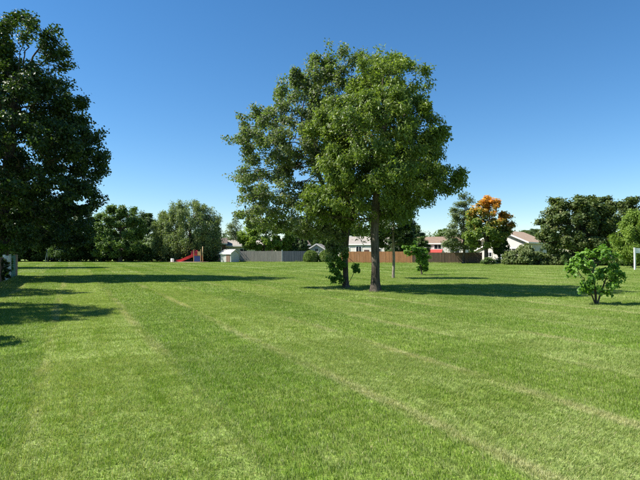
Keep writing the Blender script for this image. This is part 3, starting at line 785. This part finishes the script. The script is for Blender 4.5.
G = "trees along the far edge of the park"
spots = [  # source, x, y, rotation, scale, material, label
    (ta, -42.5, 90, 1.1, 1.05, 'far_dark', "dark tree seen under the tall maple's crown, behind the swing frame"),
    (rt, -50.0, 92, 2.0, 1.25, 'far_dark', "dark spreading tree at the far left behind the tall maple"),
    (ta, -59.0, 96, 4.0, 1.35, 'far_dark', "farthest left dark tree, behind the tall maple's trunk"),
    (rt, -33.5, 53, 3.0, 1.15, 'maple', "dark spreading tree just behind the tall maple at the left edge"),
    (ta, -36.0, 104, 2.6, 1.0, 'far_dark', "dark tree filling the gap behind the rounded green tree"),
    (at_, -29.2, 96, 0.7, 0.6, 'far_mid', "small green tree between the rounded tree and the willow-like tree"),
    (ta, -4.5, 116, 5.1, 0.95, 'far_dark', "dark tree above the red brick house"),
    (at_, -5.4, 97, 2.0, 0.5, 'far_mid', "small green tree hanging over the slate fence"),
    (at_, 2.6, 91.2, 1.2, 0.56, 'far_mid', "small green tree right of the white garage, behind the rear trunk"),
    (ta, 12.9, 89, 0.5, 0.46, 'far_dark', "small dark tree before the right end of the middle bungalow"),
    (rt, 16.4, 88, 2.9, 0.5, 'far_mid', "small tree between the two bungalows, behind the fence"),
    (at_, -3.3, 92.3, 5.0, 0.52, 'far_dark', "small dark tree left of the white garage"),
    (at_, 26.0, 74.5, 3.9, 0.42, 'far_mid', "small green tree right of the orange-topped maple, before the gable"),
    (rt, 4.0, 120, 0.4, 0.95, 'far_mid', "green tree behind the rear trunk of the pair"),
    (ta, 13.5, 122, 3.3, 0.95, 'far_mid', "green tree behind the roof of the middle bungalow"),
    (rt, 20.0, 118, 1.9, 0.95, 'far_dark', "dark tree behind the left end of the brown-roofed bungalow"),
    (yg, 27.5, 112, 2.2, 0.85, 'far_mid', "yellowish tree over the right end of the brown-roofed bungalow"),
    (rt, 39.2, 69, 2.7, 1.02, 'rust_green', "dark green tree behind the feathery yellow-green tree"),
    (ta, 47.5, 68, 0.9, 0.98, 'far_mid', "dark green tree at the right edge behind the sign post"),
    (ta, 56.0, 72, 2.4, 1.0, 'far_dark', "outermost right tree beyond the sign post"),
    (gg, 33.5, 110, 0.9, 0.8, 'far_mid', "slender tree behind the tan-roofed house"),
    (rt, 45.0, 112, 5.2, 0.75, 'far_dark', "low dark tree far behind the grey house wall"),
    (wl, -2.0, 135, 1.5, 0.7, 'far_mid', "low tree far behind the white gabled garage"),
    (rt, -27.5, 122, 4.4, 0.8, 'far_dark', "low dark tree far behind the willow-like tree"),
]
for (src, x, y, rz, s, mat, lab) in spots:
    copy_tree(src, (x, y, 0), rz, (s, s, s), lab, mat, G)

# trees and shrubs along the left boundary, mostly beyond the left edge; they throw the shadows across the lawn
cone = [(0, 0, z, 3.9 * (1 - (z / 7.6) ** 2), 3.9 * (1 - (z / 7.6) ** 2), 0.6) for z in (1.0, 1.9, 2.8, 3.7, 4.6, 5.4, 6.1, 6.8)]
lb = make_tree("spruce_tree", (-12.3, 13.3, 0), "bushy pointed spruce beyond the left edge whose shadow comes nearest the camera", 'maple', cone,
    [[(0, 0, -0.1), (0, 0, 2), (0, 0, 7.2)]], 101, n_attr=1700, step=0.26, kill=0.36, r0=0.16, rmin=0.012, n_leaves=40000, size=0.17, aspect=0.3, spread=0.15, up=-0.05)
copy_tree(lb, (-16.7, 20.2, 0), 2.0, (0.88, 0.88, 1.08), "bushy pointed spruce beyond the left edge by the fence, the farther one")
hs = make_tree("hedge_shrub", (-19.1, 30.6, 0), "sunlit leafy shrub at the left edge, above the white fence panel", 'shrub',
    [(0, 0, 1.5, 0.9, 0.8, 0.9), (0.1, 0, 0.7, 0.8, 0.8, 0.6)], [[(0, 0, -0.05), (0, 0, 0.4), (0, 0, 1.2)]], 103, n_attr=260, step=0.17, kill=0.22, r0=0.05, rmin=0.005, n_leaves=6200, size=0.13,
    aspect=0.6, spread=0.1, cat="shrub")
copy_tree(hs, (-7.7, 9.0, 0), 1.0, (1.0, 1.0, 0.95), "shrub just beyond the left edge, nearest the camera")
copy_tree(hs, (-16.6, 27.0, 0), 2.4, (0.65, 0.65, 0.56), "dark low shrub in front of the left fence", 'maple')

# low growth under the far trees
P_, par_, cnt_ = grow(111, [[(0, 0, -0.05), (0, 0, 0.6)]], [(0, 0, 1.1, 1.3, 1.0, 0.9), (0.9, 0, 0.8, 0.9, 0.8, 0.7), (-1.0, 0, 0.8, 0.9, 0.8, 0.7), (0, 0, 0.4, 1.7, 1.0, 0.4)], 340, 0.22, 0.3)
ub_tr = limb_mesh(P_, par_, cnt_, 0.06, 0.01); ub_cr = crown_mesh(111, P_, par_, cnt_, 5200, 0.2, 0.65, 0.18)
under = [(-57, 89, 2.3, 'far_dark', "far left thicket bush in the tree shade"), (-52.5, 91, 2.1, 'far_dark', "thicket bush left of the swing frame"),
         (-47.5, 92, 2.2, 'far_dark', "thicket bush behind the swing frame"), (-43.5, 91, 2.0, 'far_dark', "thicket bush right of the swing frame"),
         (-39.0, 92, 1.9, 'far_dark', "thicket bush at the left foot of the rounded tree"), (-34.8, 93, 1.7, 'far_mid', "thicket bush behind the rounded tree's trunk"),
         (-30.0, 93, 1.9, 'far_mid', "bush between the rounded tree and the willow-like tree"), (-26.4, 94, 1.6, 'far_mid', "bush under the willow-like tree's left side"),
         (-22.2, 95, 1.6, 'far_dark', "dark bush behind the red slide"), (-19.2, 91.5, 0.8, 'far_mid', "green bush right of the play tower")]
back_row = [(-62, 98, 2.6), (-57.5, 99, 2.3), (-53, 99, 2.5), (-48.5, 100, 2.4), (-44.5, 99, 2.2), (-40.5, 100, 2.4), (-36.5, 99, 2.2), (-32.3, 100, 2.5), (-28.2, 99.5, 2.2), (-24.4, 100, 2.0)]
order = ["leftmost", "second from left", "third from left", "fourth from left", "fifth from left", "sixth from left", "seventh from left", "eighth from left", "ninth from left", "rightmost"]
under += [(x, y, s, 'far_dark', "dark bush in the back row under the far left trees, " + nm) for (x, y, s), nm in zip(back_row, order)]
ub_first = None
for i, (x, y, s, mat, lab) in enumerate(under):
    root = empty("thicket_bush", (x, y, 0), i * 1.7, lab, "bush", "bushes under the far trees")
    root.scale = (s, s, s)
    link_mesh("stem", ub_tr, M['bark'], root)
    if not ub_cr.materials: ub_cr.materials.append(M['far_dark'])
    f = link_mesh("foliage", ub_cr, None, root)
    f.material_slots[0].link = 'OBJECT'; f.material_slots[0].material = M[mat]

# the belt of trees far beyond the houses, one mass
def distant_wood():
    r = np.random.default_rng(77)
    n = 70000
    cx = np.arange(-190, 200, 5.5); cx = cx + r.normal(0, 2, len(cx)); cy = r.uniform(150, 175, len(cx)); ch = r.uniform(5.5, 8.5, len(cx)); cr = r.uniform(3.5, 6, len(cx))
    k = r.integers(0, len(cx), n)
    d = r.normal(size=(n, 3)); d /= np.linalg.norm(d, axis=1)[:, None]
    rad = r.random(n) ** 0.3
    pos = np.column_stack([cx[k] + d[:, 0] * rad * cr[k], cy[k] + d[:, 1] * rad * cr[k], ch[k] * 0.5 + d[:, 2] * rad * ch[k] * 0.52])
    pos += r.normal(0, 0.35, pos.shape); pos[:, 2] = np.maximum(pos[:, 2], 0.1)
    o = link_mesh("distant_wood", np_mesh("distant_wood", *leaves_at(r, pos, d, 0.75, 0.75)), M['far_dark'])
    tag(o, "far belt of trees beyond the houses, one dark green mass", "wood", kind="stuff")
distant_wood()

# weeds and shrubs along the right-hand fence
WG = "weedy shrubs along the right-hand fence"
weeds = [(22.2, 68.5, .55, 'far_mid'), (24.9, 67.5, .85, 'weed'), (26.5, 67.0, 1.0, 'weed'), (28.0, 66.6, 1.0, 'weed'), (29.6, 65.8, .6, 'weed'), (30.9, 65.5, .65, 'far_mid'), (32.4, 64.4, .55, 'weed'), (33.9, 63.7, .65, 'far_mid'),
         (35.4, 63.0, .6, 'weed'), (37.0, 62.0, .75, 'far_mid'), (38.6, 61.0, .8, 'far_dark'), (40.4, 60.0, .8, 'far_dark')]
names = ["beside the orange-topped maple's trunk, leftmost", "second from the orange-topped maple", "third from the orange-topped maple", "tallest, before the white gable", "before the corner of the tan-roofed house",
         "before the grey house wall", "at the right end of the grey house wall", "under the left side of the broad dark tree", "behind the broad-leaved bush", "left of the feathery tree's foot", "behind the feathery tree's foot", "behind the sign post"]
back_weeds = [(25.6, 71.5), (28.3, 70.2), (31.0, 69.0), (33.6, 67.6), (36.2, 66.4), (38.8, 65.2)]
weeds += [(x, y, .72, 'far_dark') for x, y in back_weeds]
names += ["behind the chain-link, " + q + " of the dark ones" for q in ("leftmost", "second from left", "third from left", "fourth from left", "fifth from left", "rightmost")]
for i, ((x, y, s, mat), nm) in enumerate(zip(weeds, names)):
    root = empty("weedy_shrub", (x, y, 0), i * 2.1, "weedy shrub along the right fence, " + nm, "shrub", WG)
    root.scale = (s, s, s * (0.9 + 0.25 * ((i * 7) % 3)))
    link_mesh("stem", ub_tr, M['bark'], root)
    f = link_mesh("foliage", ub_cr, None, root)
    f.material_slots[0].link = 'OBJECT'; f.material_slots[0].material = M[mat]

# clipped round yews
def yew(x, y, r, h, seed, label):
    rr = np.random.default_rng(seed)
    n = 7500
    d = rr.normal(size=(n, 3)); d /= np.linalg.norm(d, axis=1)[:, None]; d[:, 2] = np.where(d[:, 2] < -0.5, -d[:, 2], d[:, 2])
    bump = 1 + 0.06 * np.sin(d[:, 0] * 5 + seed) * np.sin(d[:, 1] * 4) * np.cos(d[:, 2] * 5)
    pos = d * (rr.uniform(0.82, 1.0, n) * bump)[:, None] * np.array([r, r, h * 0.66]) + np.array([0, 0, h * 0.34])
    pos[:, 2] = np.maximum(pos[:, 2], 0.05)
    root = empty("round_shrub", (x, y, 0), 0, label, "shrub", "clipped round shrubs")
    link_mesh("foliage", np_mesh("foliage", *leaves_at(rr, pos, d, 0.16, 0.55, -0.2, 0.2)), M['yew'], root)
    mb = MB(); mb.tube([(0, 0, -0.05), (0.02, 0, h * 0.4), (0, 0, h * 0.7)], [0.09, 0.07, 0.03], 7)
    mb.build("stem", M['bark'], root, True)
yew(-1.5, 86.0, 1.32, 2.0, 3, "smaller clipped round shrub left of the white garage gable")
yew(1.3, 86.0, 1.62, 2.05, 5, "larger clipped round shrub right of the white garage gable")
yew(4.2, 85.0, 1.2, 1.8, 8, "dark round shrub half hidden by the rear trunk")

# ------------------------------------------------------------------ fences
def wood_fence(name, a, b, h, mat, label, bay=2.4, board=0.14, gap=0.004, jag=0.0, seed=1, post_cap=None):
    a = Vector((*a, 0)); b = Vector((*b, 0)); d = b - a
    n = max(1, round(d.length / bay)); bl = d.length / n
    root = empty(name, a, math.atan2(d.y, d.x), label, "fence")
    rr = random.Random(seed)
    panels = []
    for q in range(3):
        mb = MB(); x = 0.06
        while x < bl - 0.06:
            w = min(board, bl - 0.06 - x)
            t = h + rr.uniform(-jag, jag); y = rr.uniform(-0.006, 0.006)
            mb.box(x, x + w, -0.045 + y, -0.022 + y, 0.05, t); x += board + gap
        for z in (0.3, h - 0.3): mb.box(0.02, bl - 0.02, -0.015, 0.025, z - 0.045, z + 0.045)
        panels.append(mb.mesh("panel"))
    pm = MB().box(-0.05, 0.05, -0.05, 0.05, -0.1, h + 0.06).mesh("post")
    for i in range(n):
        p = link_mesh("panel", panels[rr.randrange(3)], M[mat], root); p.location = (i * bl, 0, 0)
    for i in range(n + 1):
        p = link_mesh("post", pm, M[mat], root); p.location = (i * bl, 0, 0)
    return root
wood_fence("grey_board_fence", (-13.6, 89.0), (-6.5, 88.0), 1.85, 'wood_grey', "weathered grey board fence right of the shed", seed=2, jag=0.01)
wood_fence("slate_board_fence", (-6.3, 87.6), (-2.4, 87.2), 1.85, 'wood_slate', "dark slate board fence left of the round shrubs", seed=3)
wood_fence("pale_board_fence", (-21.0, 94.5), (-16.2, 93.5), 1.35, 'wood_grey', "low pale board fence between the slide and the shed", seed=4)
wood_fence("cedar_board_fence", (3.3, 79.0), (13.6, 77.0), 1.75, 'wood_red', "reddish cedar board fence behind the pair of trees", seed=5, jag=0.012)
wood_fence("brown_board_fence", (13.8, 78.0), (24.0, 77.2), 1.6, 'wood_dark', "dark brown board fence below the red awning", seed=6, jag=0.012)
mb = MB().box(-0.06, 0.06, -0.06, 0.06, 0, 2.05)
p = mb.build("white_post", M['white_paint']); p.location = (-6.4, 87.75, 0); tag(p, "white post where the grey and slate fences meet", "post")

def chain_fence(name, a, b, h, label, bay=3.0, pitch=0.11):
    a = Vector((*a, 0)); b = Vector((*b, 0)); d = b - a
    n = max(1, round(d.length / bay)); bl = d.length / n
    root = empty(name, a, math.atan2(d.y, d.x), label, "fence")
    pm = MB().tube([(0, 0, -0.1), (0, 0, h + 0.05)], 0.03, 8).mesh("post", True)
    mb = MB(); x = -h
    wire = 0.004
    while x < bl:
        for s in (1, -1):
            x0, x1, z0, z1 = x, x + h, 0.03, h
            if s < 0: z0, z1 = z1, z0
            def cl(xx): return z0 + (z1 - z0) * (xx - x) / h
            xa, xb = max(0.0, x0), min(bl, x1)
            if xb - xa > 0.02: mb.bar((xa, 0.004 * s, cl(xa)), (xb, 0.004 * s, cl(xb)), wire)
        x += pitch
    net = mb.mesh("wire_mesh"); rail = MB().tube([(0, 0, h), (bl, 0, h)], 0.02, 6).mesh("top_rail", True)
    for i in range(n):
        o = link_mesh("wire_mesh", net, M['metal'], root); o.location = (i * bl, 0, 0)
        o = link_mesh("top_rail", rail, M['metal'], root); o.location = (i * bl, 0, 0)
    for i in range(n + 1):
        o = link_mesh("post", pm, M['metal'], root); o.location = (i * bl, 0, 0)
chain_fence("chain_link_fence", (24.2, 69.5), (42.0, 61.0), 1.3, "chain-link fence overgrown by weeds before the right-hand houses")

# left boundary fence: a dark run, then a white panel, a teal panel and a greyed post
def left_fence():
    def at(s, v=-3.3): return U * s + V * v
    root = empty("boundary_fence", at(22), math.atan2(U.y, U.x), "left boundary fence with white and teal panels ending in a greyed post", "fence")
    def run(nm, s0, s1, mat, h):
        n = max(1, round((s1 - s0) / 0.16)); w = (s1 - s0) / n
        mb = MB()
        for i in range(n):
            y = 0.012 if i % 2 else -0.012
            mb.box(s0 - 22 + i * w + 0.004, s0 - 22 + (i + 1) * w - 0.004, y - 0.012, y + 0.012, 0.06, h)
        for z in (0.35, h - 0.25): mb.box(s0 - 22, s1 - 22, 0.03, 0.07, z - 0.04, z + 0.04)
        return mb.build(nm, M[mat], root)
    run("panel", 22, 27.4, 'wood_dark', 1.35); run("panel", 27.6, 32.4, 'wood_dark', 1.35)
    run("panel", 32.6, 35.4, 'white_paint', 1.42)["label"] = "white fence panel"
    run("panel", 35.6, 38.6, 'teal', 1.42)["label"] = "teal fence panel"
    for s in (22, 27.5, 32.5, 35.5, 38.8):
        mb = MB().box(s - 22.06, s - 21.94, -0.06, 0.06, -0.1, 1.48)
        mb.build("post", M['white_paint' if s in (32.5, 35.5) else 'post_wood'], root)
    run("panel", 38.9, 40.2, 'post_wood', 1.45)
left_fence()

# ------------------------------------------------------------------ buildings
def house(name, loc, rz, w, d, eave, ridge, wall, roof, label, wins=(), doors=(), chimney=None, gable_front=False, over=0.35, cat="house"):
    """local x along the front (front faces -y); ridge along x, or along y when gable_front"""
    root = empty(name, loc, rz, label, cat)
    x0, x1, y0, y1 = -w / 2, w / 2, -d / 2, d / 2
    mb = MB()
    if gable_front:
        v = [(x0, y0, 0), (x1, y0, 0), (x1, y1, 0), (x0, y1, 0), (x0, y0, eave), (x1, y0, eave), (x1, y1, eave), (x0, y1, eave), (0, y0, ridge), (0, y1, ridge)]
        f = [(0, 1, 5, 8, 4), (1, 2, 6, 5), (2, 3, 7, 9, 6), (3, 0, 4, 7)]
    else:
        v = [(x0, y0, 0), (x1, y0, 0), (x1, y1, 0), (x0, y1, 0), (x0, y0, eave), (x1, y0, eave), (x1, y1, eave), (x0, y1, eave), (x0, 0, ridge), (x1, 0, ridge)]
        f = [(0, 1, 5, 4), (1, 2, 6, 9, 5), (2, 3, 7, 6), (3, 0, 4, 8, 7)]
    mb.add(v, f); mb.build("wall", M[wall], root)
    th = 0.16
    half = (w if gable_front else d) / 2
    sl = (ridge - eave) / half
    rf = MB(); fas = []
    oz = 0.03
    for s in (-1, 1):
        a = (half + over) * s
        za = eave - sl * over + oz; zr = ridge + oz
        if gable_front:
            pts = [(a, y0 - over, za), (0, y0 - over, zr), (0, y1 + over, zr), (a, y1 + over, za)]
        else:
            pts = [(x0 - over, a, za), (x0 - over, 0, zr), (x1 + over, 0, zr), (x1 + over, a, za)]
        top = [(p[0], p[1], p[2] + th) for p in pts]
        rf.add(pts + top, [(0, 1, 2, 3), (4, 5, 6, 7), (0, 4, 7, 3), (0, 1, 5, 4), (3, 2, 6, 7)])
        e = 0.02 * s
        fa = MB()
        if gable_front: fa.box(min(a, a + e), max(a, a + e), y0 - over, y1 + over, za - 0.05, za + th - 0.01)
        else: fa.box(x0 - over, x1 + over, min(a, a + e), max(a, a + e), za - 0.05, za + th - 0.01)
        fas.append(("fascia", fa))
        if gable_front:
            yy = y0 - over - 0.02
            fas.append(("bargeboard", MB().bar((a, yy, za + 0.06), (0, yy, zr + 0.06), 0.03, 0.2)))
    r = rf.build("roof", M[roof], root)
    for nm, fa in fas: fa.build(nm, M['trim'], r)
    if chimney:
        cx, cy = chimney
        MB().box(cx - 0.3, cx + 0.3, cy - 0.3, cy + 0.3, eave, ridge + 0.7).build("chimney", M['brick_red'], r)
    for (side, c, z0, ww, hh) in wins:
        wn_ = MB(); fr = MB(); t = 0.07
        def place(mbx, u0, u1, za, zb, o0, o1):
            if side == 'f': mbx.box(u0, u1, y0 - o1, y0 - o0, za, zb)
            elif side == 'l': mbx.box(x0 - o1, x0 - o0, u0, u1, za, zb)
            else: mbx.box(x1 + o0, x1 + o1, u0, u1, za, zb)
        place(fr, c - ww / 2 - t, c + ww / 2 + t, z0 + hh, z0 + hh + t, 0.0, 0.06); place(fr, c - ww / 2 - t, c + ww / 2 + t, z0 - t, z0, 0.0, 0.08)
        place(fr, c - ww / 2 - t, c - ww / 2, z0, z0 + hh, 0.0, 0.06); place(fr, c + ww / 2, c + ww / 2 + t, z0, z0 + hh, 0.0, 0.06)
        place(fr, c - 0.025, c + 0.025, z0, z0 + hh, 0.025, 0.05)
        place(wn_, c - ww / 2, c + ww / 2, z0, z0 + hh, 0.004, 0.02)
        wo = wn_.build("window", M['glass'], root); fr.build("frame", M['trim'], wo)
    for (side, c, ww, hh, mat) in doors:
        db = MB()
        if side == 'f': db.box(c - ww / 2, c + ww / 2, y0 - 0.05, y0 - 0.004, 0.05, hh)
        elif side == 'l': db.box(x0 - 0.05, x0 - 0.004, c - ww / 2, c + ww / 2, 0.05, hh)
        else: db.box(x1 + 0.004, x1 + 0.05, c - ww / 2, c + ww / 2, 0.05, hh)
        db.build("door", M[mat], root)
    return root

h1 = house("bungalow", (9.2, 99, 0), R(-25), 10.0, 7.0, 3.1, 4.5, 'wall_white', 'roof_grey', "white bungalow with grey roof behind the cedar fence",
           [('f', -3.4, 1.0, 1.9, 1.5), ('f', -0.6, 1.7, 1.0, 1.0), ('f', 2.9, 1.0, 1.6, 1.3), ('l', 0.5, 1.1, 1.4, 1.2)], [('f', 0.9, 0.95, 2.1, 'brick_brown')], (2.0, 0.6), over=0.2)
h2 = house("bungalow", (22.6, 98, 0), R(-22), 9.6, 7.0, 3.2, 4.4, 'wall_white', 'roof_brown', "white bungalow with brown roof and red awning",
           [('f', -3.2, 1.0, 1.5, 1.2), ('f', 0.2, 2.25, 1.3, 0.75), ('f', 3.2, 1.0, 1.6, 1.3)], [], None, over=0.2)
aw = MB()
for i in range(8):
    xa = -2.0 + i * 0.38
    aw.add([(xa, -3.56, 2.15), (xa + 0.37, -3.56, 2.15), (xa + 0.37, -4.7, 1.62), (xa, -4.7, 1.62), (xa, -4.7, 1.38), (xa + 0.37, -4.7, 1.38), (xa, -3.56, 2.12), (xa + 0.37, -3.56, 2.12), (xa + 0.37, -4.68, 1.60), (xa, -4.68, 1.60)],
           [(0, 3, 2, 1), (3, 4, 5, 2), (6, 7, 8, 9)])
a_ = aw.build("awning", M['red_canvas'], h2); a_["label"] = "red fabric awning"
h3 = house("garage", (-0.2, 99, 0), R(-10), 4.2, 5.0, 1.8, 3.1, 'wall_white', 'roof_grey', "small white gabled garage between the round shrubs", [('f', 0.0, 1.75, 0.5, 0.6)], [('f', -1.2, 0.8, 1.7, 'trim')], None, True, 0.2, cat="garage")
h4 = house("brick_house", (-5.4, 106, 0), R(12), 5.0, 7.0, 3.1, 4.1, 'brick_red', 'roof_dark', "dark red brick house above the slate fence", [('f', -1.2, 1.6, 1.1, 1.2), ('f', 1.2, 1.6, 1.1, 1.2)], [], None)
h5 = house("pale_house", (-14.6, 107, 0), R(-8), 9.0, 8.0, 2.9, 4.0, 'wall_cream', 'roof_grey', "cream house behind the shed and the yellow-green tree", [('f', -3.6, 1.1, 1.4, 1.2), ('f', 0, 1.1, 1.4, 1.2), ('f', 3.4, 1.1, 1.8, 1.2)], [], (2.5, 1.0))
h7 = house("brown_brick_house", (-21.2, 104, 0), R(10), 4.6, 7.0, 3.3, 4.3, 'brick_brown', 'roof_dark', "dark brown brick house in the shade right of the willow-like tree", [('f', -1.1, 1.8, 0.9, 0.9), ('f', 1.0, 1.8, 0.9, 0.9)], [], None)
h6 = house("gabled_house", (31.3, 84.5, 0), R(-38), 7.6, 11.0, 3.2, 4.9, 'wall_white', 'roof_tan', "white house with tan roof, gable towards the lawn, right of the orange-topped maple",
           [('f', -1.5, 1.1, 1.4, 1.2), ('f', 1.6, 1.1, 1.2, 1.1), ('r', -2.5, 1.2, 1.3, 1.1), ('r', 2.2, 1.2, 1.3, 1.1)], [('f', 0.1, 0.95, 2.1, 'trim')], None, True, 0.45)
# garden shed
sh = house("garden_shed", (-15.2, 87.6, 0), R(-32), 2.3, 2.0, 1.4, 1.95, 'wall_grey', 'roof_pale', "small grey-white garden shed with a pale roof beside the grey fence", [], [('f', 0.55, 0.8, 1.35, 'wood_dark')], None, False, 0.15, cat="shed")
# lean-to next to the tan-roofed house
ln = house("lean_to", (26.4, 80.5, 0), R(-38), 3.4, 3.0, 1.9, 2.7, 'wall_white', 'roof_pale', "low white outbuilding left of the tan-roofed house, behind the weeds", [('f', 0.3, 1.0, 0.8, 0.6)], [], None, True, 0.2, cat="shed")

# ------------------------------------------------------------------ playground
def playground():
    root = empty("play_structure", (-21.0, 86.5, 0), R(0), "red slide with blue and tan play tower on the far lawn", "playground")
    for x in (0.0, 1.15):
        for y in (0.0, 1.1):
            MB().box(x - 0.05, x + 0.05, y - 0.05, y + 0.05, 0, 2.15).build("post", M['tan_plastic'], root)
    MB().box(-0.04, 1.19, -0.04, 1.14, 1.02, 1.1).build("platform", M['wood_dark'], root)
    MB().box(0.06, 1.09, -0.03, 0.0, 0.12, 1.0).build("blue_panel", M['blue_plastic'], root)
    MB().box(0.62, 1.09, -0.03, 0.0, 1.12, 1.8).build("tan_panel", M['tan_plastic'], root)
    hb = MB()   # red hood over the slide mouth
    n = 9
    for i in range(n):
        a0 = math.pi * i / n; a1 = math.pi * (i + 1) / n
        def q(a, r_, x): return (x, 0.55 - math.cos(a) * r_, 1.1 + math.sin(a) * r_ * 1.6)
        hb.add([q(a0, 0.5, -0.45), q(a1, 0.5, -0.45), q(a1, 0.56, 0.55), q(a0, 0.56, 0.55), q(a0, 0.55, -0.45), q(a1, 0.55, -0.45), q(a1, 0.61, 0.55), q(a0, 0.61, 0.55)],
               [(0, 1, 2, 3), (7, 6, 5, 4), (0, 4, 5, 1), (3, 2, 6, 7)])
    hb.build("hood", M['red_plastic'], root)
    sl = MB(); prof = [(-0.45, -0.16), (-0.42, 0.12), (-0.3, 0.0), (0.3, 0.0), (0.42, 0.12), (0.45, -0.16)]
    path = [(0.1, 1.1), (-0.35, 1.08), (-0.9, 0.86), (-1.6, 0.55), (-2.2, 0.30), (-2.7, 0.20), (-3.0, 0.19)]
    base = len(sl.v)
    for (x, z) in path:
        for (yy, dz) in prof: sl.v.append((x, 0.55 + yy, max(0.02, z + dz * 1.6)))
    k = len(prof)
    for i in range(len(path) - 1):
        for j in range(k - 1):
            a = i * k + j; sl.f.append((a, a + 1, a + k + 1, a + k))
    sl.build("slide", M['red_plastic'], root)
    ld = MB()
    for z in (0.2, 0.45, 0.7, 0.95): ld.bar((1.45 - z * 0.25, 0.2, z), (1.45 - z * 0.25, 0.9, z), 0.05)
    for y in (0.2, 0.9): ld.bar((1.5, y, 0.0), (1.2, y, 1.15), 0.05)
    ld.build("ladder", M['red_plastic'], root)
    pole = MB().tube([(1.5, 0.0, 0), (1.5, 0.0, 2.6)], 0.05, 8); pole.build("pole", M['tan_plastic'], root, True)
    # sand pad
    sp_ = MB(); rr = random.Random(4); ring = []
    for i in range(28):
        a = 2 * math.pi * i / 28; q_ = 1 + rr.uniform(-0.08, 0.08)
        ring.append((-21.8 + math.cos(a) * 3.4 * q_, 86.6 + math.sin(a) * 2.2 * q_, 0.05))
    sp_.add(ring, [tuple(range(28))])
    o = sp_.build("sand_pad", M['sand']); tag(o, "worn sandy patch under the play structure", "sand", kind="structure")
    # white drum lying by the slide's end
    b = MB().tube([(0, 0, 0.02), (0, 0, 0.1), (0, 0, 0.5), (0, 0, 0.58), (0, 0, 0.60)], [0.25, 0.28, 0.28, 0.27, 0.2], 14).build("white_drum", M['white_paint'], None, True)
    b.location = (-24.4, 86.0, 0); tag(b, "small white drum on the grass left of the red slide", "drum")
playground()

def swing():
    root = empty("swing_frame", (-46.4, 88.5, 0), R(12), "pale metal swing frame in the shade at the far left", "swing")
    for x in (0, 2.3):
        l = MB()
        l.tube([(x - 0.1, -0.8, 0), (x, 0, 2.1)], 0.035, 7).tube([(x - 0.1, 0.8, 0), (x, 0, 2.1)], 0.035, 7)
        l.build("leg", M['white_paint'], root, True)
    MB().tube([(-0.05, 0, 2.1), (2.35, 0, 2.1)], 0.035, 7).build("top_bar", M['white_paint'], root, True)
    for x in (0.7, 1.6):
        s = MB().box(x - 0.22, x + 0.22, -0.09, 0.09, 0.45, 0.48).build("seat", M['blue_plastic'], root)
        MB().bar((x - 0.2, 0, 0.48), (x - 0.2, 0, 2.08), 0.015).bar((x + 0.2, 0, 0.48), (x + 0.2, 0, 2.08), 0.015).build("chain", M['metal'], s)
swing()

# ------------------------------------------------------------------ sign on a post at the right edge
def sign():
    root = empty("sign_post", (28.8, 47.6, 0), R(0), "white post carrying a white board, at the right edge", "sign")
    MB().box(-0.06, 0.06, -0.06, 0.06, -0.1, 2.05).build("post", M['white_paint'], root)
    MB().box(0.1, 1.2, -0.035, 0.005, 1.55, 2.0).build("board", M['white_paint'], root)
    MB().box(0.06, 0.12, -0.03, 0.03, 1.86, 1.92).box(0.06, 0.12, -0.03, 0.03, 1.62, 1.68).build("bracket", M['metal'], root)
sign()
